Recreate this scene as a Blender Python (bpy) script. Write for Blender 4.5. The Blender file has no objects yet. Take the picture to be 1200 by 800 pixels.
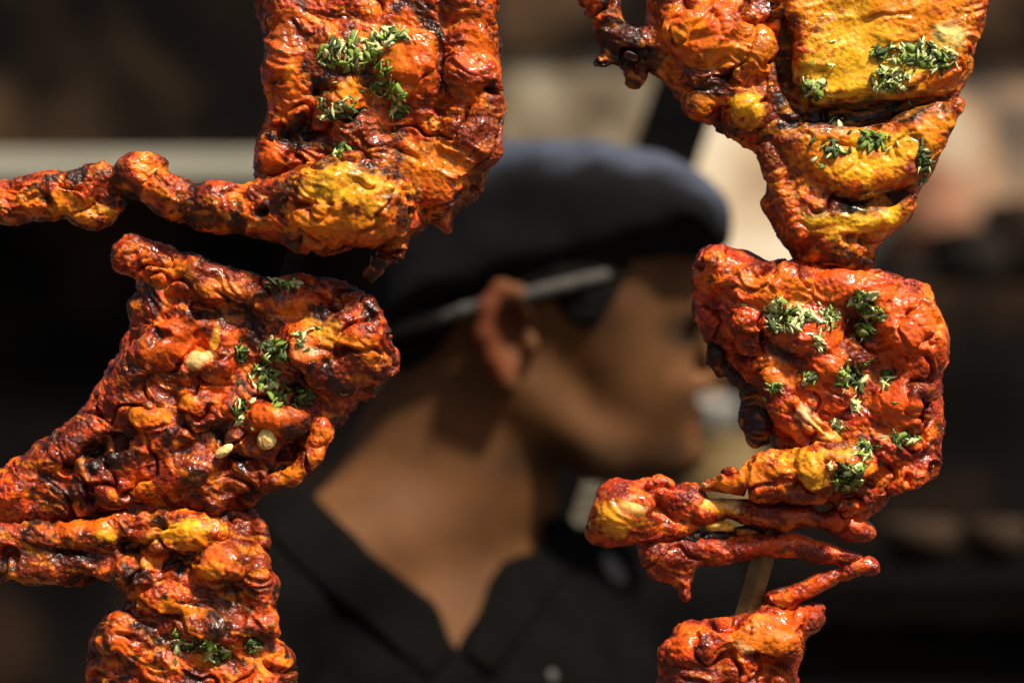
import bpy, math, random
import numpy as np
from mathutils import Vector, Matrix
from mathutils.bvhtree import BVHTree

# ------------------------------------------------------------------ camera, light, exposure
scene = bpy.context.scene
C = scene.collection
CAMZ = 1.55
cam = bpy.data.cameras.new('camera')
cam_o = bpy.data.objects.new('camera', cam); C.objects.link(cam_o)
cam_o.location = (0, 0, CAMZ); cam_o.rotation_euler = (math.pi/2, 0, 0)
cam.lens = 85; cam.sensor_width = 36; cam.clip_start = 0.05; cam.clip_end = 200
cam.dof.use_dof = True; cam.dof.focus_distance = 1.068; cam.dof.aperture_fstop = 3.8
scene.camera = cam_o

SUN_EL, SUN_AZ = math.radians(56), math.radians(42)     # azimuth: from behind the camera towards the right
world = bpy.data.worlds.new('World'); scene.world = world; world.use_nodes = True
wn = world.node_tree.nodes; wl = world.node_tree.links
sky = wn.new('ShaderNodeTexSky'); sky.sky_type = 'NISHITA'; sky.sun_disc = False; sky.dust_density = 6; sky.air_density = .8; sky.ozone_density = .5
sd = Vector((math.sin(SUN_AZ)*math.cos(SUN_EL), -math.cos(SUN_AZ)*math.cos(SUN_EL), math.sin(SUN_EL)))
sky.sun_elevation = SUN_EL; sky.sun_rotation = math.atan2(sd.x, sd.y)
wl.new(sky.outputs[0], wn['Background'].inputs[0]); wn['Background'].inputs[1].default_value = 0.05
sun = bpy.data.lights.new('sun', 'SUN'); sun.energy = 5.0; sun.angle = math.radians(5.5); sun.color = (1, .91, .76)
sun_o = bpy.data.objects.new('sun', sun); C.objects.link(sun_o)
sun_o.rotation_euler = sd.to_track_quat('Z', 'Y').to_euler(); sun_o.location = (1.5, -1.5, 4)
vs = scene.view_settings
vs.view_transform = 'Standard'; vs.look = 'None'; vs.gamma = 1; vs.use_curve_mapping = False; vs.exposure = 0.55

YC, YM = 1.0862, 1.58                    # skewers; man
K = 36/85/1200                           # metres per photo pixel per metre of distance
SC, SM = K*YC, K*YM
def wpos(u, v, w=0, s=SC, y0=YC): return Vector(((u-600)*s, y0+w*s, CAMZ-(v-400)*s))
rnd = random.Random(7)

# ------------------------------------------------------------------ noise (numpy)
_r = np.random.RandomState(11)
_perm = np.tile(_r.permutation(256), 3)
_g = _r.normal(size=(256, 3)); _g /= np.linalg.norm(_g, axis=1)[:, None]
def perlin(p):
    i = np.floor(p).astype(np.int64); f = p-i; i &= 255
    u = f*f*f*(f*(f*6-15)+10)
    out = 0
    for a in (0, 1):
        for b in (0, 1):
            for c in (0, 1):
                h = _perm[_perm[_perm[i[:, 0]+a]+i[:, 1]+b]+i[:, 2]+c]
                g = _g[h]
                d = g[:, 0]*(f[:, 0]-a)+g[:, 1]*(f[:, 1]-b)+g[:, 2]*(f[:, 2]-c)
                w = (u[:, 0] if a else 1-u[:, 0])*(u[:, 1] if b else 1-u[:, 1])*(u[:, 2] if c else 1-u[:, 2])
                out = out+d*w
    return out*1.5
def sstep(a, b, x):
    t = np.clip((x-a)/(b-a), 0, 1); return t*t*(3-2*t)

# ------------------------------------------------------------------ signed-distance modelling, in photo pixels: (u, v down, w away)
def V(u, v, w=0): return np.array([u, w, -v], np.float32)
def smooth_poly(pts, n=4):
    P = np.array(pts, float); N = len(P); out = []
    for i in range(N):
        a, b, c, d = P[i-1], P[i], P[(i+1) % N], P[(i+2) % N]
        for k in range(n):
            t = k/n
            out.append(.5*(2*b+(c-a)*t+(2*a-5*b+4*c-d)*t*t+(3*b-a-3*c+d)*t**3))
    return np.array(out)
def poly_sd(pts, U, Vv):
    d = np.full(U.shape, 1e9); ins = np.zeros(U.shape, bool); N = len(pts)
    for i in range(N):
        ax, ay = pts[i]; bx, by = pts[(i+1) % N]
        ex, ey = bx-ax, by-ay
        t = np.clip(((U-ax)*ex+(Vv-ay)*ey)/(ex*ex+ey*ey+1e-9), 0, 1)
        d = np.minimum(d, (U-ax-t*ex)**2+(Vv-ay-t*ey)**2)
        cr = ((ay > Vv) != (by > Vv))
        ins ^= cr & (U < (Vv-ay)*ex/(ey if abs(ey) > 1e-9 else 1e-9)+ax)
    d = np.sqrt(d)
    return np.where(ins, -d, d)
# primitives: return (lo, hi, fn(X,Y,Z)) in (u, w, -v) space
def ell(u, v, w, ru, rv, rw, rot=0, yaw=0):
    c = V(u, v, w); m = max(ru, rv, rw)
    ca, sa = math.cos(math.radians(rot)), math.sin(math.radians(rot))
    cy, sy = math.cos(math.radians(yaw)), math.sin(math.radians(yaw))
    def fn(X, Y, Z):
        x, y, z = X-c[0], Y-c[1], Z-c[2]
        if yaw: x, y = x*cy+y*sy, -x*sy+y*cy
        if rot: x, z = x*ca-z*sa, x*sa+z*ca
        k0 = np.sqrt((x/ru)**2+(y/rw)**2+(z/rv)**2)
        k1 = np.sqrt((x/ru**2)**2+(y/rw**2)**2+(z/rv**2)**2)+1e-9
        return k0*(k0-1)/k1
    return c-m, c+m, fn
def cap(a, b, ra, rb):
    A, B = V(*a), V(*b); m = max(ra, rb)
    e = B-A; L2 = float(e@e)+1e-9
    def fn(X, Y, Z):
        t = np.clip(((X-A[0])*e[0]+(Y-A[1])*e[1]+(Z-A[2])*e[2])/L2, 0, 1)
        return np.sqrt((X-A[0]-t*e[0])**2+(Y-A[1]-t*e[1])**2+(Z-A[2]-t*e[2])**2)-(ra+(rb-ra)*t)
    return np.minimum(A, B)-m, np.maximum(A, B)+m, fn
def chain(pts):                                  # pts: (u, v, w, r)
    return [cap(p[:3], q[:3], p[3], q[3]) for p, q in zip(pts[:-1], pts[1:])]
def slab(pts, w0, R, flat=1.0, sub=4):
    P = smooth_poly(pts, sub) if sub > 1 else np.array(pts, float)
    lo = np.array([P[:, 0].min(), w0-R/flat, -P[:, 1].max()]); hi = np.array([P[:, 0].max(), w0+R/flat, -P[:, 1].min()])
    def fn(X, Y, Z):
        U, Vv = X[:, :1, :][:, 0, :], -Z[:, :1, :][:, 0, :]
        U, Vv = np.broadcast_to(U, np.broadcast_shapes(U.shape, Vv.shape)), np.broadcast_to(Vv, np.broadcast_shapes(U.shape, Vv.shape))
        d2 = poly_sd(P, U, Vv)[:, None, :].astype(np.float32)
        q = np.maximum(d2+R, 0)
        return np.sqrt(q*q+((Y-w0)*flat)**2)-R
    return lo.astype(np.float32), hi.astype(np.float32), fn
def smin(a, b, k):
    h = np.clip(.5+.5*(b-a)/k, 0, 1); return b+(a-b)*h-k*h*(1-h)

class Field:
    """ops: list of ('+', prim, k) / ('-', prim, k) / ('&', prim, k)"""
    def __init__(s, ops, vox, pad=10, lo=None, hi=None):
        s.vox = vox
        pl = [o[1] for o in ops if o[0] == '+']
        s.lo = (np.min([p[0] for p in pl], 0) if lo is None else np.array(lo, np.float32))-pad
        s.hi = (np.max([p[1] for p in pl], 0) if hi is None else np.array(hi, np.float32))+pad
        n = np.ceil((s.hi-s.lo)/vox).astype(int)+1
        s.ax = [s.lo[i]+vox*np.arange(n[i], dtype=np.float32) for i in range(3)]
        d = np.full(n, 400, np.float32)
        for op, p, k in ops:
            m = k+3*vox+6
            sl = []
            for i in range(3):
                if op == '&': a, b = 0, n[i]
                else:
                    a = int(np.clip(math.floor((p[0][i]-m-s.lo[i])/vox), 0, n[i])); b = int(np.clip(math.ceil((p[1][i]+m-s.lo[i])/vox)+1, 0, n[i]))
                sl.append(slice(a, b))
            if any(x.stop-x.start < 2 for x in sl): continue
            X = s.ax[0][sl[0]][:, None, None]; Y = s.ax[1][sl[1]][None, :, None]; Z = s.ax[2][sl[2]][None, None, :]
            e = p[2](X, Y, Z).astype(np.float32)
            t = d[tuple(sl)]
            if op == '+': t = smin(t, e, k)
            elif op == '-': t = -smin(-t, e, k)
            else: t = -smin(-t, -e, k)
            d[tuple(sl)] = t
        s.d = d
    def mesh(s):
        d = s.d; S = d < 0
        S[0] = S[-1] = False; S[:, 0] = S[:, -1] = False; S[:, :, 0] = S[:, :, -1] = False
        d = np.where(S, np.minimum(d, -1e-4), np.maximum(d, 1e-4))
        n = np.array(d.shape)-1
        cnt = np.zeros(n, np.int8)
        cr = [(a, b, c) for a in (0, 1) for b in (0, 1) for c in (0, 1)]
        for a, b, c in cr: cnt += S[a:n[0]+a, b:n[1]+b, c:n[2]+c]
        act = np.argwhere((cnt > 0) & (cnt < 8))
        idx = np.full(n, -1, np.int32); idx[act[:, 0], act[:, 1], act[:, 2]] = np.arange(len(act))
        vals = {o: d[act[:, 0]+o[0], act[:, 1]+o[1], act[:, 2]+o[2]] for o in cr}
        acc = np.zeros((len(act), 3)); num = np.zeros(len(act))
        for o in cr:
            for ax in range(3):
                if o[ax]: continue
                q = list(o); q[ax] = 1; q = tuple(q)
                a, b = vals[o], vals[q]; m = (a < 0) != (b < 0)
                t = np.where(m, a/np.where(m, a-b, 1), 0)
                pt = np.tile(np.array(o, float), (len(act), 1)); pt[:, ax] = t
                acc += pt*m[:, None]; num += m
        P = s.lo+s.vox*(act+acc/np.maximum(num, 1)[:, None])
        F = []
        for ax in range(3):
            b, c = (ax+1) % 3, (ax+2) % 3
            sl0 = [slice(None)]*3; sl1 = [slice(None)]*3
            sl0[ax] = slice(0, -1); sl1[ax] = slice(1, None)
            s0, s1 = S[tuple(sl0)], S[tuple(sl1)]
            e = np.argwhere(s0 != s1)
            ok = (e[:, b] > 0) & (e[:, c] > 0) & (e[:, b] < n[b]) & (e[:, c] < n[c]); e = e[ok]
            out = s0[e[:, 0], e[:, 1], e[:, 2]]
            def cell(db, dc):
                q = e.copy(); q[:, b] += db; q[:, c] += dc
                return idx[q[:, 0], q[:, 1], q[:, 2]]
            quad = np.stack([cell(-1, -1), cell(0, -1), cell(0, 0), cell(-1, 0)], 1)
            quad[~out] = quad[~out][:, ::-1]
            F.append(quad)
        F = np.concatenate(F); F = F[(F >= 0).all(1)]
        return P, F
def vnormals(P, F):
    a, b, c, d = (P[F[:, i]] for i in range(4))
    fn = np.cross(c-a, d-b)
    N = np.zeros_like(P)
    for i in range(4):
        for k in range(3): N[:, k] += np.bincount(F[:, i], fn[:, k], len(P))
    return N/(np.linalg.norm(N, axis=1)[:, None]+1e-12)

def quads_to_mesh(name, P, F):
    me = bpy.data.meshes.new(name)
    me.vertices.add(len(P)); me.vertices.foreach_set('co', np.asarray(P, np.float32).ravel())
    me.loops.add(F.size); me.loops.foreach_set('vertex_index', F.astype(np.int32).ravel())
    me.polygons.add(len(F)); me.polygons.foreach_set('loop_start', np.arange(0, F.size, 4, dtype=np.int32))
    me.polygons.foreach_set('use_smooth', np.ones(len(F), bool))
    me.update(calc_edges=True); me.validate()
    return me

# ------------------------------------------------------------------ scene-graph helpers
def tag(o, label=None, cat=None, group=None, kind=None):
    if label: o['label'] = label
    if cat: o['category'] = cat
    if group: o['group'] = group
    if kind: o['kind'] = kind
    return o
def empty(name, loc):
    o = bpy.data.objects.new(name, None); C.objects.link(o); o.location = loc; o.empty_display_size = .02; return o
def link(name, me, mat, parent=None, loc=None):
    o = bpy.data.objects.new(name, me); C.objects.link(o)
    if mat and not me.materials: me.materials.append(mat)
    if parent: o.parent = parent
    if loc is not None: o.location = loc
    return o
def pydata(name, verts, faces, smooth=False):
    me = bpy.data.meshes.new(name); me.from_pydata([tuple(v) for v in verts], [], faces); me.update()
    if smooth: me.polygons.foreach_set('use_smooth', [True]*len(me.polygons))
    return me
def box_me(name, x0, x1, y0, y1, z0, z1, bev=0.0):
    import bmesh
    bm = bmesh.new(); bmesh.ops.create_cube(bm, size=1)
    for v in bm.verts: v.co = Vector(((x0+x1)/2+v.co.x*(x1-x0), (y0+y1)/2+v.co.y*(y1-y0), (z0+z1)/2+v.co.z*(z1-z0)))
    if bev: bmesh.ops.bevel(bm, geom=bm.edges[:], offset=bev, segments=2, affect='EDGES', profile=.6)
    me = bpy.data.meshes.new(name); bm.to_mesh(me); bm.free(); return me

# ------------------------------------------------------------------ materials
def new_mat(name):
    m = bpy.data.materials.new(name); m.use_nodes = True
    nt = m.node_tree; return m, nt.nodes, nt.links, nt.nodes['Principled BSDF']
def ramp(nodes, stops):
    r = nodes.new('ShaderNodeValToRGB'); e = r.color_ramp.elements
    while len(e) < len(stops): e.new(.5)
    for x, (p, c) in zip(e, stops): x.position = p; x.color = (*c, 1)
    return r
def noise_mat(name, stops, scale, rough=.8, bump=0.0, bscale=None, detail=6, spec=.3, sheen=0, coord='Object', dist=0.0):
    m, n, l, b = new_mat(name)
    tc = n.new('ShaderNodeTexCoord'); nz = n.new('ShaderNodeTexNoise')
    nz.inputs['Scale'].default_value = scale; nz.inputs['Detail'].default_value = detail; nz.inputs['Distortion'].default_value = dist
    l.new(tc.outputs[coord], nz.inputs['Vector'])
    r = ramp(n, stops); l.new(nz.outputs['Fac'], r.inputs[0]); l.new(r.outputs[0], b.inputs['Base Color'])
    b.inputs['Roughness'].default_value = rough; b.inputs['Specular IOR Level'].default_value = spec
    if sheen: b.inputs['Sheen Weight'].default_value = sheen
    if bump:
        nb = n.new('ShaderNodeTexNoise'); nb.inputs['Scale'].default_value = bscale or scale*6; nb.inputs['Detail'].default_value = 4
        l.new(tc.outputs[coord], nb.inputs['Vector'])
        bp = n.new('ShaderNodeBump'); bp.inputs['Strength'].default_value = bump; bp.inputs['Distance'].default_value = .002
        l.new(nb.outputs['Fac'], bp.inputs['Height']); l.new(bp.outputs[0], b.inputs['Normal'])
    return m

def make_chicken_mat():
    m, n, l, b = new_mat('tandoori_chicken')
    tc = n.new('ShaderNodeTexCoord')
    at = n.new('ShaderNodeAttribute'); at.attribute_name = 'Col'
    n1 = n.new('ShaderNodeTexNoise'); n1.inputs['Scale'].default_value = 420; n1.inputs['Detail'].default_value = 5; n1.inputs['Roughness'].default_value = .65
    l.new(tc.outputs['Object'], n1.inputs['Vector'])
    r1 = ramp(n, [(.28, (.4, .32, .3)), (.45, (.9, .86, .86)), (.62, (1.08, 1.1, 1.1)), (.75, (1.2, 1.4, 1.4))])
    l.new(n1.outputs['Fac'], r1.inputs[0])
    mx = n.new('ShaderNodeMix'); mx.data_type = 'RGBA'; mx.blend_type = 'MULTIPLY'; mx.inputs[0].default_value = 1
    rw = n.new('ShaderNodeMath'); rw.operation = 'MULTIPLY_ADD'; rw.inputs[1].default_value = .65; rw.inputs[2].default_value = .35
    l.new(at.outputs['Alpha'], rw.inputs[0]); l.new(rw.outputs[0], mx.inputs[0])
    l.new(at.outputs['Color'], mx.inputs[6]); l.new(r1.outputs[0], mx.inputs[7]); l.new(mx.outputs[2], b.inputs['Base Color'])
    # wet and dry spots
    n2 = n.new('ShaderNodeTexNoise'); n2.inputs['Scale'].default_value = 130; n2.inputs['Detail'].default_value = 4
    l.new(tc.outputs['Object'], n2.inputs['Vector'])
    mr = n.new('ShaderNodeMapRange'); mr.inputs[1].default_value = .35; mr.inputs[2].default_value = .65; mr.inputs[3].default_value = .13; mr.inputs[4].default_value = .58
    l.new(n2.outputs['Fac'], mr.inputs[0]); l.new(mr.outputs[0], b.inputs['Roughness'])
    b.inputs['Specular IOR Level'].default_value = .32
    mc = n.new('ShaderNodeMapRange'); mc.inputs[1].default_value = .42; mc.inputs[2].default_value = .6; mc.inputs[3].default_value = .32; mc.inputs[4].default_value = .0
    l.new(n2.outputs['Fac'], mc.inputs[0]); l.new(mc.outputs[0], b.inputs['Coat Weight']); b.inputs['Coat Roughness'].default_value = .1
    b.inputs['Subsurface Weight'].default_value = .14; b.inputs['Subsurface Radius'].default_value = (1, .3, .1); b.inputs['Subsurface Scale'].default_value = .002
    nb = n.new('ShaderNodeTexNoise'); nb.inputs['Scale'].default_value = 520; nb.inputs['Detail'].default_value = 4; nb.inputs['Distortion'].default_value = .6
    vb = n.new('ShaderNodeTexVoronoi'); vb.inputs['Scale'].default_value = 430
    l.new(tc.outputs['Object'], nb.inputs['Vector']); l.new(tc.outputs['Object'], vb.inputs['Vector'])
    ad = n.new('ShaderNodeMath'); ad.operation = 'SUBTRACT'
    l.new(nb.outputs['Fac'], ad.inputs[0]); l.new(vb.outputs['Distance'], ad.inputs[1])
    bp = n.new('ShaderNodeBump'); bp.inputs['Strength'].default_value = .5; bp.inputs['Distance'].default_value = .0012
    bw = n.new('ShaderNodeMath'); bw.operation = 'MULTIPLY_ADD'; bw.inputs[1].default_value = .45; bw.inputs[2].default_value = .2
    l.new(at.outputs['Alpha'], bw.inputs[0]); l.new(bw.outputs[0], bp.inputs['Strength'])
    l.new(ad.outputs[0], bp.inputs['Height']); l.new(bp.outputs[0], b.inputs['Normal'])
    return m
M_CHICK = make_chicken_mat()
def leaf_mat(name, a, c):
    return noise_mat(name, [(.3, a), (.7, c)], 300, rough=.38, bump=.4, bscale=900, spec=.5)
M_LEAF = [leaf_mat('coriander_mid', (.13, .22, .02), (.32, .44, .06)), leaf_mat('coriander_dark', (.02, .04, .008), (.08, .13, .02)),
          leaf_mat('coriander_pale', (.55, .62, .18), (.85, .86, .46))]
M_STEEL = noise_mat('skewer_steel', [(.3, (.08, .045, .018)), (.6, (.24, .15, .07)), (.8, (.40, .29, .16))], 60, rough=.35, bump=.2, spec=.5)
M_STEEL.node_tree.nodes['Principled BSDF'].inputs['Metallic'].default_value = .85
M_SOOT = noise_mat('sooty_steel', [(.3, (.006, .005, .005)), (.7, (.03, .025, .02))], 80, rough=.6, bump=.3)
M_SKIN = noise_mat('skin', [(.3, (.064, .0265, .009)), (.7, (.115, .048, .016))], 14, rough=.7, bump=.15, bscale=300, spec=.14)
M_CAP = noise_mat('dark_cap_cloth', [(.3, (.004, .0038, .004)), (.7, (.007, .0068, .007))], 60, rough=.9, bump=.5, bscale=900, spec=.08)
M_STRAP = noise_mat('grey_elastic', [(.3, (.04, .038, .034)), (.7, (.065, .061, .055))], 60, rough=.8)
M_SHIRT = noise_mat('black_shirt_cloth', [(.3, (.0022, .002, .0019)), (.7, (.004, .0036, .0034))], 40, rough=.95, bump=.5, bscale=700, spec=.05)
M_PATCH = noise_mat('grey_button', [(.3, (.05, .046, .04)), (.7, (.08, .074, .066))], 60, rough=.5)
M_HAIR = noise_mat('black_hair', [(.3, (.003, .0026, .0025)), (.7, (.007, .006, .005))], 300, rough=.8, bump=.6, bscale=900, spec=.08)
M_EYE = noise_mat('eye_white', [(.3, (.30, .26, .22)), (.7, (.36, .32, .28))], 60, rough=.2)
M_IRIS = noise_mat('dark_iris', [(.3, (.01, .006, .004)), (.7, (.03, .015, .008))], 300, rough=.15)
M_TROUSER = noise_mat('charcoal_trouser_cloth', [(.3, (.015, .015, .017)), (.7, (.025, .025, .028))], 40, rough=.9)
M_SHOE = noise_mat('black_leather', [(.3, (.01, .009, .008)), (.7, (.02, .018, .016))], 40, rough=.5)

# ------------------------------------------------------------------ setting
YB = 4.2; SB = K*YB
def bpx(u, v, y=YB): return ((u-600)*K*y, CAMZ-(v-400)*K*y)
g = link('ground', pydata('ground', [(-30, -10, 0), (30, -10, 0), (30, 50, 0), (-30, 50, 0)], [(0, 1, 2, 3)]),
         noise_mat('dusty_ground', [(.3, (.05, .042, .035)), (.7, (.09, .078, .062))], 3, rough=.95, bump=.4))
tag(g, kind='structure')
def backbox(name, u0, u1, v0, v1, y0, y1, mat, label, cat, bev=.004, parent=None, refy=None):
    ry = refy or y0
    xa, za = bpx(u0, v1, ry); xb, zb = bpx(u1, v0, ry)
    o = link(name, box_me(name, xa, xb, y0, y1, za if v1 < 5000 else 0.0, zb, bev), mat, parent)
    if not parent: tag(o, label, cat)
    return o
M_WALL_DARK = noise_mat('smoke_stained_wall', [(.38, (.004, .003, .0028)), (.47, (.010, .007, .005)), (.56, (.035, .021, .012)), (.66, (.09, .055, .03))], 3.6, rough=.95, spec=.05, dist=.5, detail=3)
M_LEDGE = noise_mat('grey_stone', [(.36, (.15, .142, .11)), (.62, (.34, .325, .26))], 5, rough=.9, bump=.3)
M_BEIGE = noise_mat('beige_plaster', [(.36, (.06, .04, .024)), (.46, (.13, .095, .058)), (.55, (.26, .215, .145)), (.66, (.44, .39, .29))], 6.5, rough=.9, bump=.3, detail=3)
M_CREAM = noise_mat('cream_plaster', [(.34, (.34, .22, .13)), (.46, (.60, .46, .30)), (.58, (.85, .74, .56))], 4.5, rough=.85, bump=.2, detail=3)
M_TAN = noise_mat('tan_plaster', [(.36, (.06, .05, .04)), (.46, (.22, .16, .11)), (.54, (.42, .25, .15)), (.64, (.55, .47, .34))], 5.5, rough=.9, bump=.2, detail=3)
M_COUNTER = noise_mat('blackened_brick', [(.4, (.003, .0025, .0025)), (.52, (.006, .005, .0045)), (.66, (.026, .014, .008))], 3.6, rough=.95, detail=3, spec=.05)
backbox('stall_wall', -500, 575, -700, 9000, YB, YB+.2, M_WALL_DARK, 'smoke-blackened brown wall behind the drumstick and the man', 'wall')
backbox('stone_ledge', -480, 570, 180, 212, YB-.25, YB+.0-.002, M_LEDGE, 'pale grey stone ledge along the smoke-blackened wall', 'ledge', .01, refy=YB-.25)
backbox('wall_dado', -480, 570, 214, 9000, YB-.06, YB-.003, M_COUNTER, 'near-black sooty lower wall under the pale stone ledge', 'wall')
backbox('beige_wall', 577, 800, 62, 330, YB-.02, YB+.18, M_BEIGE, 'stained beige plaster wall above the crown of the cap', 'wall')
backbox('lintel', 577, 1700, -700, 58, YB-.04, YB+.2, M_WALL_DARK, 'dark wooden lintel over the beige and cream walls', 'lintel')
backbox('cream_wall', 802, 985, 62, 330, YB-.03, YB+.17, M_CREAM, 'bright cream plaster wall right behind the front of the cap', 'wall')
backbox('tan_wall', 987, 1700, 62, 322, YB-.01, YB+.19, M_TAN, 'tan and grey plaster wall beside the slashed chicken breast', 'wall')
backbox('brick_counter', 577, 1700, 334, 9000, YB-.35, YB+.2, M_COUNTER, 'soot-blackened counter below the cream wall', 'counter', .02)

# ------------------------------------------------------------------ chicken
PAL = {'red': (.44, .044, .004), 'ro': (.74, .115, .005), 'or': (.86, .26, .008), 'ye': (.88, .44, .016), 'pale': (.88, .72, .26),
       'br': (.06, .014, .004), 'ch': (.010, .007, .006), 'dr': (.16, .020, .004)}
PAL = {k: np.array(v) for k, v in PAL.items()}
def chicken_part(name, parent, origin, ops, patches, grain=1.0, vox=1.7, seed=0, tone=0.0, charamt=1.0, fib=20, amp=1.0, cht=.42, hue=1.0):
    """patches: (u, v, ru, rv, rot, kind, strength)"""
    P, F = Field(ops, vox).mesh()
    off = np.array([seed*7.3, seed*3.1, seed*5.7])
    N = vnormals(P, F)
    # large lumps and folds, then crust grain
    q = P+off*20
    warp = np.stack([perlin(q/30+k*9.1) for k in range(3)], 1)*9
    smoothm = np.zeros(len(P)); 
    uu, vv = P[:, 0], -P[:, 2]
    wu = uu+warp[:, 0]*.9; wv = vv+warp[:, 1]*.9
    masks = []; rag = perlin(q/15+61)*.55+perlin(q/6.5+23)*.4
    front = sstep(12, -8, P[:, 1]-np.median(P[:, 1])+0)   # colour patches belong to the face turned to the street
    for (u, v, ru, rv, rot, kind, st) in patches:
        ca, sa = math.cos(math.radians(rot)), math.sin(math.radians(rot))
        x, y = wu-u, wv-v
        a, b = (x*ca+y*sa)/ru, (-x*sa+y*ca)/rv
        m = sstep(1.3, .62, np.sqrt(a*a+b*b)+rag)*st
        masks.append((m, kind))
        if kind in ('ye', 'or', 'pale', 'ro'): smoothm = np.maximum(smoothm, m*.78)
    crust = sstep(-.25, .3, perlin(q/36+17))               # crumbly spice crust against smooth wet meat
    gr = grain*(1-.8*smoothm)*(.15+.85*crust)
    ca, sa = math.cos(math.radians(fib)), math.sin(math.radians(fib))
    qa = q+warp*1.4
    fq = np.stack([(qa[:, 0]*ca-qa[:, 2]*sa)/46, qa[:, 1]/13, (qa[:, 0]*sa+qa[:, 2]*ca)/9.5], 1)
    fibre = (1-2.4*np.abs(perlin(fq)))*3.0*(1-.45*smoothm)*sstep(-.25, .3, perlin(q/58+41))
    fold = np.clip(1-np.abs(perlin((q+warp*1.6)/np.array([44, 44, 30])))*2.4, -1, 1)
    cz = perlin((q+warp*2.2)/52+3.3)
    crease = np.exp(-(cz/.07)**2)*sstep(-.15, .2, perlin(q/70+8))*(1-smoothm*.9)
    big = perlin(q/56)*11+perlin(q/30+6)*3.4+fold*3.6
    mid = (1-2.0*np.abs(perlin((q+warp)/17)))*.8*gr+perlin(q/11+2)*.8*(.3+.7*gr)
    fine = perlin(q/5.2)*1.35*gr+perlin(q/3.0)*.85*gr
    h = (big*(.6+.4*grain)+fibre+mid+fine-crease*14)*amp
    Pd = P+N*h[:, None]
    # pigment: spice marinade, turmeric, char; 'ch' patches also paint shade into carved holes and slashes
    n1 = perlin((q+warp*1.5)/24+31); n2 = perlin(q/9+77); n3 = perlin(q/4.6+13)
    t = n1*1.0+n2*.6+tone-.1
    col = PAL['red'][None]*np.ones((len(P), 1))
    def mix(col, k, m): return col+(PAL[k][None]-col)*np.clip(m, 0, 1)[:, None]
    col = mix(col, 'dr', sstep(.0, -.4, t)*.9)
    col = mix(col, 'ro', sstep(-.02, .35, t))
    col = mix(col, 'or', sstep(.35, .8, t)*.85)
    deep = sstep(.02, .42, perlin((q+warp*1.5)/62+19)+.3*n1)
    col = mix(col, 'dr', deep*.9); col = mix(col, 'br', sstep(.3, .6, perlin((q+warp)/48+87)+.3*n2)*.6)
    for m, k in masks: col = mix(col, k, m*(.95+.25*n2))
    streak = perlin(fq*np.array([1.2, 1, 1.25])+9.3)
    col = mix(col, 'ro', sstep(.12, .5, streak)*smoothm*.7); col = mix(col, 'dr', sstep(.32, .6, streak)*.5)
    col = mix(col, 'or', sstep(-.1, -.5, streak)*(1-smoothm)*.55)
    speck = sstep(.14, .42, n3*.8+.5*n2-.25*smoothm)*(.25+.65*crust)
    col = mix(col, 'br', speck*(.45+.55*grain)*(1-.55*smoothm))
    chm = sstep(cht, cht+.18, perlin((q+warp)/30+51)+.45*n2+.1)*charamt*(1-smoothm)
    col = mix(col, 'ch', chm*.85)
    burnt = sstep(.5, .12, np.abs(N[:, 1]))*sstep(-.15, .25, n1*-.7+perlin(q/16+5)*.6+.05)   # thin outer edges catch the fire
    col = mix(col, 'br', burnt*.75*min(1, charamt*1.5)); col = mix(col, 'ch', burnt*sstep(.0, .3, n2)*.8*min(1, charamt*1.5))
    col = np.clip(col, 0, 1); col[:, 1] *= 1+(hue-1)*(1-smoothm*.5)
    o3 = np.array([(origin[0]), origin[1], origin[2]])
    W = np.stack([(Pd[:, 0]-600)*SC, YC+Pd[:, 1]*SC, CAMZ+(Pd[:, 2]+400)*SC], 1)
    me = quads_to_mesh(name, W-o3, F)
    ca = me.color_attributes.new('Col', 'FLOAT_COLOR', 'POINT')
    ca.data.foreach_set('color', np.concatenate([col, (1-smoothm)[:, None]], 1).astype(np.float32).ravel())
    return link(name, me, M_CHICK, parent)
def P_(*a): return list(a)
def add(*prims, k=8): return [('+', p, k) for p in prims]
def sub(*prims, k=6): return [('-', p, k) for p in prims]

# coriander leaf shreds: a few shared meshes
def leaf_mesh(i):
    r = random.Random(100+i); n = 5
    L = 1.0; wd = [.09, .20, .25, .17, .04] if i % 3 else [.07, .10, .10, .10, .05]
    th = .05; arch = r.uniform(.1, .35); bend = r.uniform(-.2, .2); vs_, fs = [], []
    for k in range(n):
        t = k/(n-1); x = (t-.5)*L; z = arch*math.sin(t*math.pi)*.6; y = bend*math.sin(t*math.pi)
        w = wd[k]*(1+r.uniform(-.25, .25)); tw = r.uniform(-.1, .1)
        vs_ += [(x, y-w, z+tw), (x, y, z-.05+th), (x, y+w, z-tw), (x, y, z-.05-th)]
    for k in range(n-1):
        for j in range(4):
            a = k*4+j; b = k*4+(j+1) % 4
            fs.append((a, b, b+4, a+4))
    fs += [(3, 2, 1, 0), (4*n-4, 4*n-3, 4*n-2, 4*n-1)]
    return vs_, fs
LEAVES = {}
for i in range(6):
    for j in range(3):
        vv_, ff_ = leaf_mesh(i); me = pydata('herb_leaf', vv_, ff_, smooth=True); me.materials.append(M_LEAF[j]); LEAVES[i, j] = me
bpy.context.view_layer.update()
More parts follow.
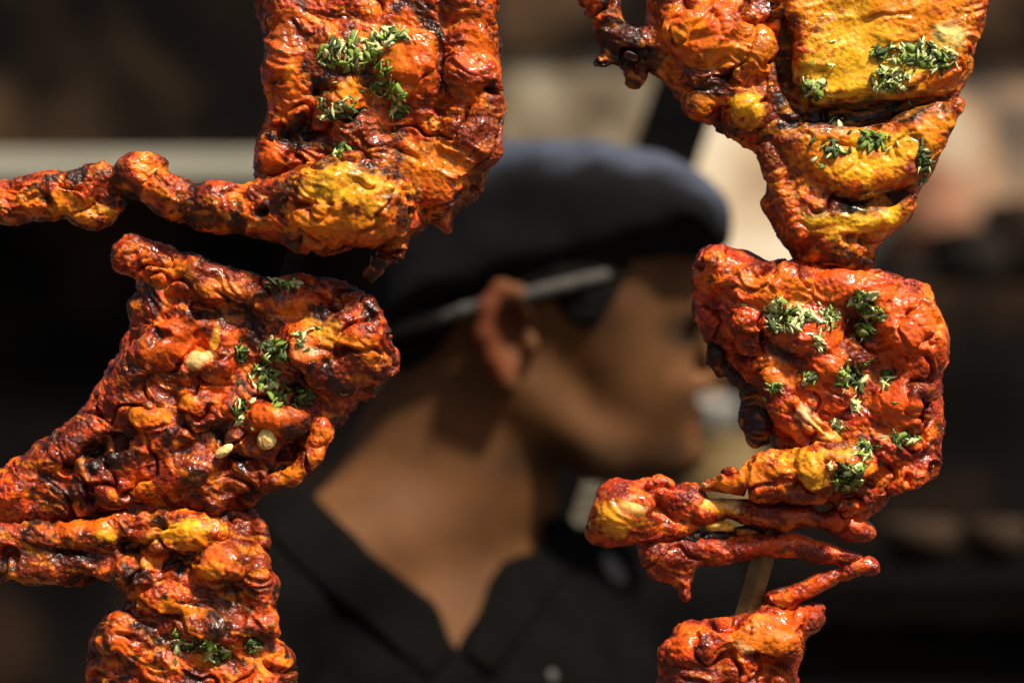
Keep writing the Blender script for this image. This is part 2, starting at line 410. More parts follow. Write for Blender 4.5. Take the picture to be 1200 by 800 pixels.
def garnish(root, origin, parts, clumps):
    """clumps: (u, v, ru, rv, count, (mid, dark, pale) weights)"""
    trees = []
    for p in parts:
        vs_ = [v.co.copy() for v in p.data.vertices]
        trees.append(BVHTree.FromPolygons(vs_, [tuple(f.vertices) for f in p.data.polygons]))
    o3 = Vector(origin)
    clumps = list(clumps)+[(c[0]+rnd.uniform(-10, 10), c[1]+rnd.uniform(-8, 8), c[2]*2.3, c[3]*2.3, 2.2, (3, 4, 2)) for c in clumps]
    for (u, v, ru, rv, cnt, wts) in clumps:
        for _ in range(int(cnt*2.3)):
            a = rnd.uniform(0, 6.283); rr = math.sqrt(rnd.random())
            pu, pv = u+ru*rr*math.cos(a), v+rv*rr*math.sin(a)
            src = wpos(pu, pv, -260)-o3; best = None
            for t in trees:
                loc, nor, _i, dist = t.ray_cast(src, Vector((0, 1, 0)))
                if loc is not None and (best is None or dist < best[2]): best = (loc, nor, dist)
            if best is None or best[1].y > -.15: continue
            j = rnd.choices((0, 1, 2), wts)[0]
            o = bpy.data.objects.new('herb_leaf', LEAVES[rnd.randrange(6), j]); C.objects.link(o); o.parent = root
            nrm = (best[1]+Vector((rnd.gauss(0, .35), rnd.gauss(0, .35)-.3, rnd.gauss(0, .35)))).normalized()
            qn = nrm.to_track_quat('Z', 'Y')
            ro = qn.to_matrix() @ Matrix.Rotation(rnd.uniform(0, 6.283), 3, 'Z')
            s = rnd.uniform(10, 21)*SC if cnt > 2.5 else rnd.uniform(5, 13)*SC
            o.matrix_local = Matrix.Translation(best[0]+nrm*s*rnd.uniform(-.03, .14)) @ (ro.to_4x4()) @ Matrix.Diagonal((s, s*rnd.uniform(.6, 1.1), s*.8, 1))
GRP = 'tandoori chicken pieces threaded on the skewers'
def piece(name, u, v, label):
    o = empty(name, wpos(u, v)); tag(o, label, 'chicken', GRP); return o, tuple(wpos(u, v))

# ---- A: thigh with drumstick pointing left
A, oA = piece('chicken_quarter', 440, 290, 'tandoori chicken leg with a long drumstick, above the dark back of the cap')
thA = chicken_part('thigh', A, oA,
    add(slab([(316, -60), (316, 40), (318, 90), (316, 135), (305, 165), (300, 195), (310, 213), (345, 216), (400, 262), (480, 276), (505, 260), (526, 272), (532, 248), (553, 230), (572, 205), (584, 165), (587, 120), (583, 60), (574, 0), (560, -60)], 10, 48))
    + add(ell(476, 84, -34, 42, 42, 26), ell(405, 112, -30, 28, 24, 20), ell(415, 60, -30, 40, 30, 18), k=12)
    + add(*chain([(338, -40, -14, 26), (338, 60, -20, 24), (342, 130, -16, 22)]), k=10)
    + add(*chain([(548, -40, -20, 34), (556, 90, -24, 30), (548, 170, -20, 32), (515, 225, -14, 28)]), k=10)
    + add(ell(322, 184, -14, 20, 24, 24), k=8)
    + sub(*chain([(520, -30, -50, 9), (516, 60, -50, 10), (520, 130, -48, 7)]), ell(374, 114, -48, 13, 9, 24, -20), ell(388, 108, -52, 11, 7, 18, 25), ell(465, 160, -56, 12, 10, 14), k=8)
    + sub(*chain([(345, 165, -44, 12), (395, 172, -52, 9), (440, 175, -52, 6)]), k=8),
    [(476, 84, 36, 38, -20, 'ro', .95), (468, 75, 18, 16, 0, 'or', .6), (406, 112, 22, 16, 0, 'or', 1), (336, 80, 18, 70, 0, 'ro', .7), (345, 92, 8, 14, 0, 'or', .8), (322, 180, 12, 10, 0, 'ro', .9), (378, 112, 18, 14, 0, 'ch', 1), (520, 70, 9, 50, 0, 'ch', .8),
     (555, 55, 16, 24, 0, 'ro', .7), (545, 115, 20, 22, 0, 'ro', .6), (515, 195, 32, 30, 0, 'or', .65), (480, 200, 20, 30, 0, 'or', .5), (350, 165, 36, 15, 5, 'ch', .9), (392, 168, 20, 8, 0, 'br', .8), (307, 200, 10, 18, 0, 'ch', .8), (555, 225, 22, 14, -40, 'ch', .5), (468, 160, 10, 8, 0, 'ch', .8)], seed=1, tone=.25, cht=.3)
drA = chicken_part('drumstick', A, oA,
    add(ell(408, 240, -58, 80, 54, 48, 4)) + add(*chain([(390, 245, -50, 48), (320, 250, -40, 31), (250, 240, -26, 22), (195, 222, -18, 22)]), k=14)
    + add(ell(165, 205, -14, 32, 23, 24, -25), ell(105, 236, -8, 42, 30, 26, 15), ell(60, 232, -4, 30, 24, 22), cap((60, 234, -4), (-50, 240, 4), 25, 24), ell(120, 212, -8, 22, 18, 18), k=7)
    + add(*chain([(478, 262, -40, 13), (462, 295, -34, 11), (434, 322, -26, 8)]), k=8)
    + sub(ell(172, 238, -34, 22, 10, 20, 30), ell(140, 222, -38, 8, 5, 12), k=5),
    [(415, 222, 58, 22, 8, 'ye', .75), (395, 235, 30, 14, 0, 'ye', .9), (440, 245, 14, 18, 0, 'ye', .8), (400, 265, 56, 20, 5, 'or', .8), (420, 282, 36, 10, 0, 'ro', .8), (130, 255, 22, 8, 5, 'ye', .6), (90, 245, 26, 16, 0, 'or', .8),
     (190, 200, 18, 8, 30, 'or', .6), (172, 238, 26, 12, 30, 'ch', 1), (250, 255, 40, 8, 8, 'ch', .7), (135, 205, 20, 8, -20, 'br', .6), (300, 288, 40, 10, 10, 'br', .7), (455, 300, 30, 16, -50, 'dr', .8)], seed=2, tone=.3, cht=.3)
garnish(A, oA, [thA, drA], [(412, 68, 38, 18, 34, (5, 2, 4)), (458, 50, 24, 10, 16, (5, 2, 3)), (450, 100, 14, 20, 14, (5, 1, 2)), (468, 125, 12, 16, 14, (6, 1, 2)), (400, 130, 30, 14, 16, (1, 4, 4)), (405, 182, 10, 6, 5, (3, 2, 2))])

# ---- B: leg quarter, middle of the left skewer
B, oB = piece('chicken_thigh', 270, 590, 'crimson tandoori chicken thigh with folded skin and a looped strip, before the man\'s neck')
thB = chicken_part('thigh', B, oB,
    add(slab([(143, 303), (165, 287), (205, 293), (238, 312), (275, 325), (312, 335), (345, 332), (386, 322), (415, 343), (432, 365), (448, 390), (462, 408), (469, 422), (464, 440), (448, 456), (424, 474), (400, 490), (372, 512), (352, 548), (310, 572), (285, 592), (230, 604), (150, 606), (-40, 620), (-45, 575), (35, 522), (86, 488), (106, 464), (126, 442), (140, 412), (152, 384), (150, 358), (166, 340), (160, 322)], 8, 44))
    + add(ell(404, 402, -34, 56, 58, 30), ell(372, 410, -38, 34, 32, 26), k=14)
    + add(*chain([(158, 300, -10, 18), (220, 330, -22, 24), (310, 352, -24, 22), (370, 345, -22, 22)]), k=9)
    + add(*chain([(290, 385, -30, 12), (268, 425, -36, 14), (240, 452, -30, 12)]), *chain([(262, 384, -28, 8), (240, 425, -34, 10), (214, 450, -28, 8)]), *chain([(225, 370, -26, 22), (180, 425, -26, 24), (150, 470, -24, 22)]), k=5)
    + add(ell(182, 482, -36, 26, 26, 20), ell(236, 476, -34, 30, 20, 20), ell(328, 490, -36, 36, 18, 20), k=8)
    + add(*chain([(300, 500, -30, 18), (230, 545, -28, 18), (130, 580, -20, 18)]), *chain([(270, 480, -32, 18), (180, 520, -26, 20), (90, 548, -14, 22), (-20, 585, -8, 20)]), *chain([(320, 545, -20, 14), (250, 585, -18, 14), (160, 600, -14, 14)]), k=5)
    + sub(*chain([(236, 366, -36, 10), (275, 368, -40, 13), (308, 375, -40, 9)]), ell(112, 528, -36, 22, 13, 28, -15), ell(138, 518, -40, 20, 11, 22, 20), ell(126, 538, -40, 14, 8, 20, 40), ell(292, 410, -60, 7, 12, 20, 15), ell(345, 525, -34, 18, 14, 34, -35), ell(85, 545, -30, 12, 10, 18), k=6)
    + sub(*chain([(220, 440, -52, 6), (300, 448, -58, 5)]), *chain([(215, 510, -50, 6), (150, 560, -44, 6)]), k=6),
    [(182, 480, 18, 16, 0, 'or', .95), (232, 470, 13, 10, 20, 'or', .9), (385, 390, 24, 14, 40, 'ye', .75), (368, 408, 18, 16, 0, 'ro', .8), (365, 412, 10, 8, 0, 'pale', .4), (430, 405, 18, 14, 30, 'or', .7), (350, 365, 20, 10, 0, 'or', .6), (210, 405, 40, 22, -40, 'ro', .8),
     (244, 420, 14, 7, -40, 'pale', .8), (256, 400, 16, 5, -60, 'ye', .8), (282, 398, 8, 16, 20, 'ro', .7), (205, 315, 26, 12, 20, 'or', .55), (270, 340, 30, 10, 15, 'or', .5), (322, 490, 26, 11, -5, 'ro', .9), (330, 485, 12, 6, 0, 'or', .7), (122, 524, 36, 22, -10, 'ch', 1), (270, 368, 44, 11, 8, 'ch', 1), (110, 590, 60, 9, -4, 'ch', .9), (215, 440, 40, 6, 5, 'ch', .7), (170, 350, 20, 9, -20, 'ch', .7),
     (345, 525, 16, 12, -30, 'ch', .7), (205, 455, 16, 22, 20, 'br', .7), (440, 450, 26, 14, -40, 'br', .6), (90, 500, 22, 10, -40, 'br', .6)], hue=0.88, seed=3, tone=.1, cht=.27, fib=35)
lpB = chicken_part('skin_strip', B, oB,
    add(*chain([(374, 488, -26, 9), (380, 505, -34, 11), (368, 532, -38, 12), (345, 556, -36, 12), (318, 562, -30, 9)]), k=6),
    [(345, 553, 18, 9, -30, 'or', .7)], amp=.6, seed=4, tone=.15, charamt=.3)
for (u, v, ru, rv, w, rot) in ((317, 512, 11, 13, -46, 10), (268, 526, 13, 6, -46, -35)):
    chicken_part('onion_bit', B, oB, add(ell(u, v, w, ru, rv, 7, rot), k=2), [(u, v, 30, 30, 0, 'pale', 1)], grain=.2, amp=.3, seed=5, charamt=0, vox=1.5)
garnish(B, oB, [thB, lpB], [(325, 410, 17, 12, 16, (5, 4, 3)), (313, 442, 18, 13, 20, (4, 3, 4)), (345, 465, 25, 11, 22, (5, 4, 2)), (285, 412, 6, 9, 6, (2, 5, 0)), (285, 480, 9, 16, 8, (1, 4, 2)), (338, 333, 16, 4, 7, (1, 3, 4)), (360, 395, 8, 6, 3, (1, 1, 2))])

# ---- C: bottom of the left skewer
Cc, oC = piece('chicken_wing', 210, 800, 'orange tandoori chicken joint with a stubby arm, below the crimson thigh')
thC = chicken_part('meat', Cc, oC,
    add(slab([(-50, 622), (90, 612), (140, 604), (185, 597), (232, 592), (280, 599), (302, 609), (314, 631), (306, 648), (313, 668), (324, 684), (322, 715), (318, 738), (330, 760), (345, 800), (340, 860), (110, 860), (106, 790), (112, 745), (128, 718), (160, 700), (140, 682), (100, 677), (-50, 684), (-60, 650)], 6, 44))
    + add(ell(214, 622, -36, 52, 26, 24, -4), ell(264, 660, -36, 30, 26, 24), ell(165, 668, -32, 28, 22, 20), ell(205, 700, -32, 50, 18, 18, 10), ell(150, 745, -34, 26, 32, 22, -10), ell(250, 730, -34, 56, 20, 20), k=9)
    + add(*chain([(306, 620, -14, 14), (302, 670, -22, 15), (308, 730, -22, 15)]), *chain([(-40, 634, -16, 18), (130, 625, -26, 17), (170, 612, -28, 14)]), *chain([(-40, 666, -20, 15), (130, 660, -26, 15)]), k=6)
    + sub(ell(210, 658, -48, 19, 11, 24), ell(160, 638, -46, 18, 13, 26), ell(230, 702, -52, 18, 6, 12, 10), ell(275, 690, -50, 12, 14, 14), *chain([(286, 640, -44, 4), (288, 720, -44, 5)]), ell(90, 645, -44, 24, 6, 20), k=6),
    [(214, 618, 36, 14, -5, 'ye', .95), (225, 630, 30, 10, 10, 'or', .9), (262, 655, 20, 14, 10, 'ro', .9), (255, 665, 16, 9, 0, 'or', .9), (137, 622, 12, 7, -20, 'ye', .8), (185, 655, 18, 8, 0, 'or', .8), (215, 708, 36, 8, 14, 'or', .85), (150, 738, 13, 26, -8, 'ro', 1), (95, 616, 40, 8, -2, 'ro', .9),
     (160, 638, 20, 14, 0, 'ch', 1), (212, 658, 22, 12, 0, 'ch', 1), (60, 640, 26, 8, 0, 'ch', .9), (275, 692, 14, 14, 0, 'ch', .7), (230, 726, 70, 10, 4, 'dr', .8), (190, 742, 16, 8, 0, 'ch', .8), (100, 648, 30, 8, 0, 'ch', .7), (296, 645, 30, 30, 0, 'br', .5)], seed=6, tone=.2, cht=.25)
garnish(Cc, oC, [thC], [(218, 752, 14, 9, 12, (1, 2, 6)), (245, 750, 12, 9, 12, (5, 4, 2)), (262, 762, 14, 6, 8, (4, 2, 2)), (302, 752, 8, 5, 5, (2, 3, 3))])

# ---- D: slashed breast at the head of the right skewer
D, oD = piece('chicken_breast', 980, 310, 'golden tandoori chicken breast with deep knife slashes, beside the tan wall')
thD = chicken_part('breast', D, oD,
    add(slab([(905, -60), (1150, -60), (1142, 60), (1124, 115), (1113, 155), (1093, 195), (1077, 222), (1072, 248), (1058, 268), (1026, 288), (1014, 316), (948, 316), (927, 293), (909, 268), (896, 250), (890, 236), (899, 222), (897, 200), (884, 175), (868, 160), (880, 120), (895, 60)], 8, 42))
    + add(slab([(930, -50), (1138, -50), (1134, 70), (1095, 104), (1030, 118), (965, 122), (940, 116), (930, 95)], -28, 16), k=5)
    + add(slab([(905, 165), (960, 148), (1020, 150), (1075, 136), (1122, 120), (1108, 155), (1088, 190), (1064, 216), (1010, 228), (975, 230), (940, 205)], -26, 17), k=6)
    + add(slab([(930, 225), (975, 242), (1015, 248), (1066, 228), (1064, 246), (1050, 262), (1015, 276), (975, 280), (950, 268)], -22, 15), k=6)
    + add(*chain([(900, 180, -20, 12), (915, 230, -22, 12), (935, 275, -18, 14)]), k=5)
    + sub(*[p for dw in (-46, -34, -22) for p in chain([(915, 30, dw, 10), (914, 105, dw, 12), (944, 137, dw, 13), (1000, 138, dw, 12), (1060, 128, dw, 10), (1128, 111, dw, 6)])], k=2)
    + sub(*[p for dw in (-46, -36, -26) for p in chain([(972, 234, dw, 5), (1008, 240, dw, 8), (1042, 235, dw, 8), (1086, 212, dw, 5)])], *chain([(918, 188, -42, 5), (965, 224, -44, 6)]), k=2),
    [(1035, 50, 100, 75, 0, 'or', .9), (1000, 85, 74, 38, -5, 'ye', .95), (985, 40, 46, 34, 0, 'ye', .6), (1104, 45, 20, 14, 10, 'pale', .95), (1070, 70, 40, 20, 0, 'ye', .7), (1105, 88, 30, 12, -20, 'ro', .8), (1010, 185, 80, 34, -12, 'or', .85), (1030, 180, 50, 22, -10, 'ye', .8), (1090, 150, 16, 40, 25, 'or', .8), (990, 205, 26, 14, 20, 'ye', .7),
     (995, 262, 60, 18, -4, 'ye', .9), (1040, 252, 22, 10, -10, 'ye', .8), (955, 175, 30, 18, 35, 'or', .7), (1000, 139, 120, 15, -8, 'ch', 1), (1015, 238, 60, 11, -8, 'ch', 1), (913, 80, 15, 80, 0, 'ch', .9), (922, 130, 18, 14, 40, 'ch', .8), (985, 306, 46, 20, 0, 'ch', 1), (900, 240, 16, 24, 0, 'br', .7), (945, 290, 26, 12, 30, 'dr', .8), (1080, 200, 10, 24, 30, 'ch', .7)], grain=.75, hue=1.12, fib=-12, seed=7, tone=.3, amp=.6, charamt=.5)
loD = chicken_part('shoulder_lobe', D, oD,
    add(slab([(764, -60), (760, 30), (757, 62), (768, 82), (798, 110), (800, 127), (812, 139), (834, 140), (850, 156), (880, 168), (905, 162), (922, 140), (914, 100), (914, -60)], 2, 34))
    + add(ell(825, 40, -26, 50, 40, 24), ell(873, 131, -28, 22, 20, 18), ell(822, 125, -20, 16, 13, 14), ell(870, 70, -24, 36, 36, 22), k=7)
    + add(*chain([(764, 40, -4, 12), (735, 55, 0, 20), (722, 50, 4, 16), (700, -10, 6, 20)]), *chain([(742, 70, 0, 13), (744, 94, 0, 5)]), *chain([(722, 66, 0, 12), (706, 72, 0, 9)]), k=8)
    + sub(ell(795, 95, -40, 16, 6, 12, 30), ell(850, 100, -52, 14, 5, 12, -20), k=5),
    [(825, 45, 50, 36, 0, 'ro', .85), (800, 40, 18, 14, 0, 'or', .8), (840, 70, 30, 16, 0, 'or', .7), (880, 60, 26, 30, 0, 'or', .6), (873, 131, 18, 16, 0, 'ye', 1), (822, 125, 10, 7, 0, 'or', .7), (728, 55, 34, 60, 0, 'ch', 1), (766, 70, 10, 24, 0, 'br', .8), (790, 105, 24, 12, 35, 'dr', .8), (845, 152, 18, 8, 30, 'br', .8)], seed=8, tone=.25)
garnish(D, oD, [thD, loD], [(1060, 68, 46, 12, 34, (5, 4, 4)), (1035, 98, 24, 13, 24, (5, 3, 4)), (1095, 78, 20, 10, 10, (3, 4, 2)), (948, 106, 12, 10, 10, (2, 4, 4)), (1017, 166, 16, 9, 14, (7, 3, 0)), (970, 178, 12, 10, 9, (1, 4, 4)), (1075, 195, 7, 22, 16, (0, 5, 2)), (975, 148, 4, 8, 3, (0, 2, 4))])

# ---- E: scarlet thigh with drumstick, middle of the right skewer
E, oE = piece('chicken_quarter', 1000, 590, 'scarlet tandoori chicken leg thickly sprinkled with herbs, covering the man\'s nose and brow')
thE = chicken_part('thigh', E, oE,
    add(slab([(830, 298), (862, 298), (902, 303), (942, 312), (986, 319), (1040, 321), (1070, 330), (1091, 351), (1108, 374), (1110, 412), (1104, 452), (1101, 500), (1102, 530), (1090, 550), (1058, 563), (1035, 580), (1012, 600), (985, 596), (960, 570), (925, 530), (913, 500), (905, 470), (884, 454), (868, 438), (850, 414), (836, 394), (822, 380), (814, 364), (820, 345), (818, 318)], 8, 46))
    + add(ell(895, 338, -32, 50, 26, 20, 6), ell(1000, 345, -30, 50, 26, 20), ell(1062, 395, -34, 34, 54, 26, -10), ell(950, 390, -34, 46, 30, 20), ell(1050, 470, -34, 34, 42, 22), ell(880, 385, -30, 34, 22, 20, 30), ell(965, 440, -34, 32, 40, 20, -20), ell(1040, 520, -30, 30, 20, 18), k=10)
    + add(*chain([(922, 474, -40, 7), (945, 492, -46, 11), (972, 516, -42, 7)]), *chain([(1085, 540, -18, 14), (1030, 565, -26, 14), (990, 590, -24, 10)]), *chain([(900, 440, -26, 14), (925, 500, -28, 14), (950, 530, -30, 14)]), k=5)
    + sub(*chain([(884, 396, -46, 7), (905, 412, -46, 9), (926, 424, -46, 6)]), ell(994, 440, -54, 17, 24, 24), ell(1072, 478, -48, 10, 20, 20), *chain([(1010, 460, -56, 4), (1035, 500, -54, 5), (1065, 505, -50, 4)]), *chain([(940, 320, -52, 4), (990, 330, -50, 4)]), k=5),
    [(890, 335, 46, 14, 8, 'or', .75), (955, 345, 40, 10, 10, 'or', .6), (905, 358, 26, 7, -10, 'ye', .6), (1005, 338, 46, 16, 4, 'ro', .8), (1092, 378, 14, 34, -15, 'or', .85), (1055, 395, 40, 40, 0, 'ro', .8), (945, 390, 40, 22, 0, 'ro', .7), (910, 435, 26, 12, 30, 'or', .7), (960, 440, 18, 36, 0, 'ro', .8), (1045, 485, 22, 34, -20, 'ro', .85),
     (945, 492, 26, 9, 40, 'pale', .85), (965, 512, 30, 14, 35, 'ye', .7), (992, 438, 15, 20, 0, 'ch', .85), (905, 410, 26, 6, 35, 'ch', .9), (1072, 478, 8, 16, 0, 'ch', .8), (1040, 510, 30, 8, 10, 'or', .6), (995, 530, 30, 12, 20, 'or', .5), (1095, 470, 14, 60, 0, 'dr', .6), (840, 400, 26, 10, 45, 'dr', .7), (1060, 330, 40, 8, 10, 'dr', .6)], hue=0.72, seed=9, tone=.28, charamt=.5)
drE = chicken_part('drumstick', E, oE,
    add(ell(955, 548, -44, 62, 30, 30, -4)) + add(*chain([(950, 548, -42, 28), (895, 554, -32, 21), (850, 562, -24, 12), (826, 568, -20, 9)]), *chain([(960, 560, -30, 20), (1020, 575, -22, 16)]), k=10)
    + sub(ell(985, 560, -72, 18, 14, 12), k=6),
    [(935, 535, 44, 12, -8, 'ye', .85), (948, 552, 20, 13, 0, 'ye', .8), (890, 550, 34, 9, -14, 'or', .9), (845, 565, 20, 7, -8, 'or', .9), (824, 567, 7, 6, 0, 'pale', .7), (930, 574, 80, 6, 0, 'dr', .9), (985, 560, 20, 16, 0, 'ch', .9)], hue=0.9, seed=10, tone=.15, charamt=.2)
chE = chicken_part('charred_edge', E, oE,
    add(ell(842, 425, 6, 14, 19, 14, -10), k=4) + add(*chain([(846, 412, 6, 10), (866, 440, 6, 9), (890, 455, 8, 14), (894, 490, 8, 16), (890, 515, 8, 11)]), k=8),
    [(860, 460, 120, 120, 0, 'ch', 1)], seed=11, charamt=1)
garnish(E, oE, [thE, drE], [(918, 374, 28, 15, 36, (3, 2, 8)), (905, 355, 12, 6, 6, (1, 0, 6)), (965, 372, 9, 9, 10, (2, 2, 6)), (1004, 352, 12, 9, 13, (2, 5, 3)), (1015, 368, 13, 8, 13, (4, 4, 3)), (1006, 387, 9, 8, 10, (5, 3, 3)), (953, 400, 4, 14, 6, (0, 1, 5)), (982, 440, 5, 18, 10, (6, 1, 1)), (1000, 442, 9, 12, 8, (2, 6, 1)), (943, 443, 6, 5, 4, (2, 2, 1)),
    (1033, 445, 4, 10, 4, (1, 3, 2)), (995, 472, 4, 4, 4, (0, 0, 5)), (1052, 512, 20, 7, 13, (4, 2, 5)), (1005, 525, 9, 12, 12, (2, 4, 4)), (984, 555, 16, 15, 22, (3, 6, 3)), (996, 545, 14, 5, 6, (4, 1, 3)), (902, 452, 7, 5, 5, (6, 2, 0)), (975, 495, 8, 4, 4, (0, 3, 3))])

# ---- F: bony wing scraps under the scarlet leg
Fo, oF = piece('chicken_wing', 800, 700, 'bony dark red tandoori chicken wing with thin folded strips, below the man\'s chin')
knF = chicken_part('wing_joint', Fo, oF,
    add(ell(732, 604, -14, 42, 36, 30), ell(722, 580, -6, 26, 20, 20), ell(765, 575, -8, 34, 18, 20), ell(800, 588, -6, 30, 22, 20), ell(710, 625, -6, 20, 13, 16), ell(775, 615, -4, 40, 18, 18), k=9)
    + sub(ell(770, 598, -30, 14, 7, 10), ell(745, 588, -42, 12, 5, 8, 10), k=5),
    [(726, 604, 29, 20, -5, 'ye', 1), (738, 594, 14, 9, 0, 'pale', .35), (720, 578, 20, 10, -10, 'dr', .7), (770, 582, 26, 14, 10, 'red', .5), (705, 625, 12, 7, 0, 'ro', .7), (760, 605, 30, 8, 10, 'br', .6)], amp=.6, hue=0.7, seed=12, tone=.02, charamt=.3)
b1F = chicken_part('wing_bone', Fo, oF,
    add(slab([(795, 576), (830, 584), (870, 587), (910, 588), (945, 590), (960, 597), (985, 594), (1008, 608), (1024, 622), (1014, 633), (985, 629), (956, 617), (920, 619), (880, 612), (850, 604), (810, 608)], -10, 15), k=4)
    + add(ell(925, 602, -18, 26, 10, 10, 8), ell(988, 612, -16, 22, 11, 11, 20), *chain([(1030, 582, -8, 9), (1005, 598, -8, 8), (985, 606, -8, 9)]), k=5),
    [(846, 591, 22, 5, 2, 'pale', 1), (840, 593, 18, 7, 0, 'ye', .9), (990, 612, 22, 10, 15, 'ro', .7), (930, 602, 20, 8, 5, 'ro', .6)], hue=.75, amp=.55, seed=13, tone=-.02, charamt=.5)
b2F = chicken_part('wing_strip', Fo, oF,
    add(slab([(752, 632), (790, 630), (850, 631), (890, 625), (932, 625), (970, 634), (1000, 644), (1024, 655), (1026, 670), (1000, 676), (962, 692), (928, 708), (903, 710), (898, 696), (935, 683), (970, 668), (980, 662), (940, 654), (890, 652), (842, 661), (817, 664), (811, 682), (807, 702), (797, 700), (786, 684), (762, 676), (750, 655)], -4, 14), k=4)
    + add(ell(782, 652, -12, 24, 16, 12, 10), ell(905, 638, -12, 34, 9, 8, -2), ell(990, 654, -10, 18, 9, 8, 20), *chain([(770, 645, -2, 16), (758, 628, 0, 14), (768, 612, 2, 14)]), ell(918, 702, -4, 18, 12, 11), *chain([(915, 704, -2, 9), (900, 716, -2, 9), (895, 728, -4, 8)]), k=5),
    [(930, 634, 50, 7, 0, 'ro', .7), (920, 700, 16, 8, 0, 'or', .8), (960, 684, 40, 6, -20, 'ro', .6), (1010, 660, 14, 8, 0, 'ro', .6), (895, 652, 60, 6, 0, 'br', .7)], hue=.72, amp=.5, seed=14, tone=-.04, charamt=.5)
chicken_part('bone_tip', Fo, oF, add(ell(842, 616, -14, 18, 7, 7, 3), k=2), [(842, 616, 40, 40, 0, 'ye', 1), (838, 614, 10, 6, 0, 'pale', .8)], grain=.3, amp=.4, seed=15, charamt=0, vox=1.5)
chicken_part('charred_skin', Fo, oF, add(*chain([(775, 626, -2, 10), (815, 629, -8, 8), (850, 626, -6, 8), (890, 618, -4, 9)]), k=5), [(820, 626, 200, 60, 0, 'ch', 1)], amp=.6, seed=16)

# ---- G: foot of the right skewer
G, oG = piece('chicken_tikka', 865, 820, 'scarlet tandoori chicken chunk spiked by the bare skewer')
mtG = chicken_part('meat', G, oG,
    add(slab([(776, 775), (788, 748), (812, 733), (848, 729), (880, 722), (915, 716), (940, 718), (966, 708), (958, 735), (938, 765), (928, 800), (920, 860), (770, 860)], 4, 40))
    + add(ell(826, 752, -30, 34, 18, 18, -20), ell(890, 745, -30, 40, 20, 20), ell(940, 725, -20, 18, 12, 14, -20), k=8)
    + sub(ell(812, 752, -50, 8, 7, 12), *chain([(850, 735, -50, 4), (860, 770, -52, 5)]), k=4),
    [(890, 746, 40, 14, -5, 'or', .8), (925, 728, 24, 12, -15, 'ro', .9), (800, 748, 14, 16, 0, 'ro', .9), (870, 755, 16, 5, 10, 'pale', .5), (814, 752, 9, 7, 0, 'ch', .8)], hue=0.75, seed=17, tone=.2, charamt=.2)

# ------------------------------------------------------------------ skewers: flat steel blades with a pointed tip and a ring
def skewer(p_lo, p_hi, wid, mat, label, w=6):
    a, b = wpos(*p_lo, w), wpos(*p_hi, w); root = empty('skewer', a); tag(root, label, 'skewer')
    dz = (b-a); L = dz.length; dz = dz.normalized(); dx = dz.cross(Vector((0, 1, 0))).normalized(); dy = Vector((0, 1, 0))
    h, t = wid*SC/2, .0011
    vs_, fs = [], []
    prof = [(-.03, .02), (0, 1), (.25, 1), (.5, 1), (.75, 1), (1, 1)]
    for f, k in prof:
        c = dz*(L*f); 
        vs_ += [c-dx*h*k, c-dy*t*k, c+dx*h*k, c+dy*t*k]
    n = len(prof)
    for i in range(n-1):
        for j in range(4):
            p = i*4+j; q = i*4+(j+1) % 4; fs.append((p, q, q+4, p+4))
    fs += [(3, 2, 1, 0), (4*n-4, 4*n-3, 4*n-2, 4*n-1)]
    link('blade', pydata('blade', vs_, fs), mat, root)
    # ring handle beyond the top of the picture
    vs_, fs = [], []; c0 = dz*(L+.02); nu, nv = 24, 8
    for i in range(nu):
        al = i/nu*6.2832; rad = dx*math.cos(al)+dz*math.sin(al)
        for j in range(nv):
            be = j/nv*6.2832; vs_.append(c0+rad*(.02+.0025*math.cos(be))+dy*.0025*math.sin(be))
    for i in range(nu):
        for j in range(nv): fs.append((i*nv+j, i*nv+(j+1) % nv, ((i+1) % nu)*nv+(j+1) % nv, ((i+1) % nu)*nv+j))
    link('ring_handle', pydata('ring_handle', vs_, fs, True), mat, root)
    return root
skewer((842, 840), (1105, -90), 27, M_STEEL, 'brownish flat steel skewer showing bare above the scarlet chunk')
skewer((165, 860), (470, -90), 22, M_SOOT, 'sooty flat skewer running through the crimson thigh', 12)

# ------------------------------------------------------------------ the man
man = empty('person', wpos(545, 400+CAMZ/SM, 0, SM, YM)); oM = np.array(wpos(545, 400+CAMZ/SM, 0, SM, YM))
tag(man, 'person in profile wearing a dark cap and a black open-necked shirt', 'person')
def man_part(name, ops, vox, mat, parent=None, disp=0, dscale=30, **kw):
    P, F = Field(ops, vox, **kw).mesh()
    if disp: P = P+vnormals(P, F)*(perlin(P/dscale+5.5)*disp)[:, None]
    W = np.stack([(P[:, 0]-600)*SM, YM+P[:, 1]*SM, CAMZ+(P[:, 2]+400)*SM], 1)
    return link(name, quads_to_mesh(name, W-oM, F), mat, parent or man)
HW = 128                                           # half width of the head
head = add(ell(640, 315, 0, 186, 150, HW+4, -8), ell(720, 400, 0, 92, 120, HW-22, 8), k=40) \
    + add(*[p for s in (-1, 1) for p in (cap((612, 452, s*80), (700, 524, s*60), 34, 30), cap((700, 524, s*60), (784, 534, s*18), 30, 25), ell(752, 426, s*62, 50, 36, 30, 20))], k=28) \
    + add(ell(738, 474, 0, 72, 66, 84), k=36) + add(ell(800, 530, 0, 27, 24, 32), k=12) \
    + add(cap((808, 362, -38), (808, 362, 38), 17, 17), k=14) \
    + add(cap((814, 380, 0), (842, 438, 0), 10, 15), ell(818, 448, -17, 16, 11, 12), ell(818, 448, 17, 16, 11, 12), k=9) \
    + sub(ell(812, 392, -46, 18, 15, 22), ell(812, 392, 46, 18, 15, 22), k=12) \
    + add(cap((813, 481, -20), (813, 481, 20), 10, 10), cap((809, 504, -16), (809, 504, 16), 12, 12), k=6) \
    + sub(cap((826, 493, -28), (826, 493, 28), 5, 5), k=4)
ears = []
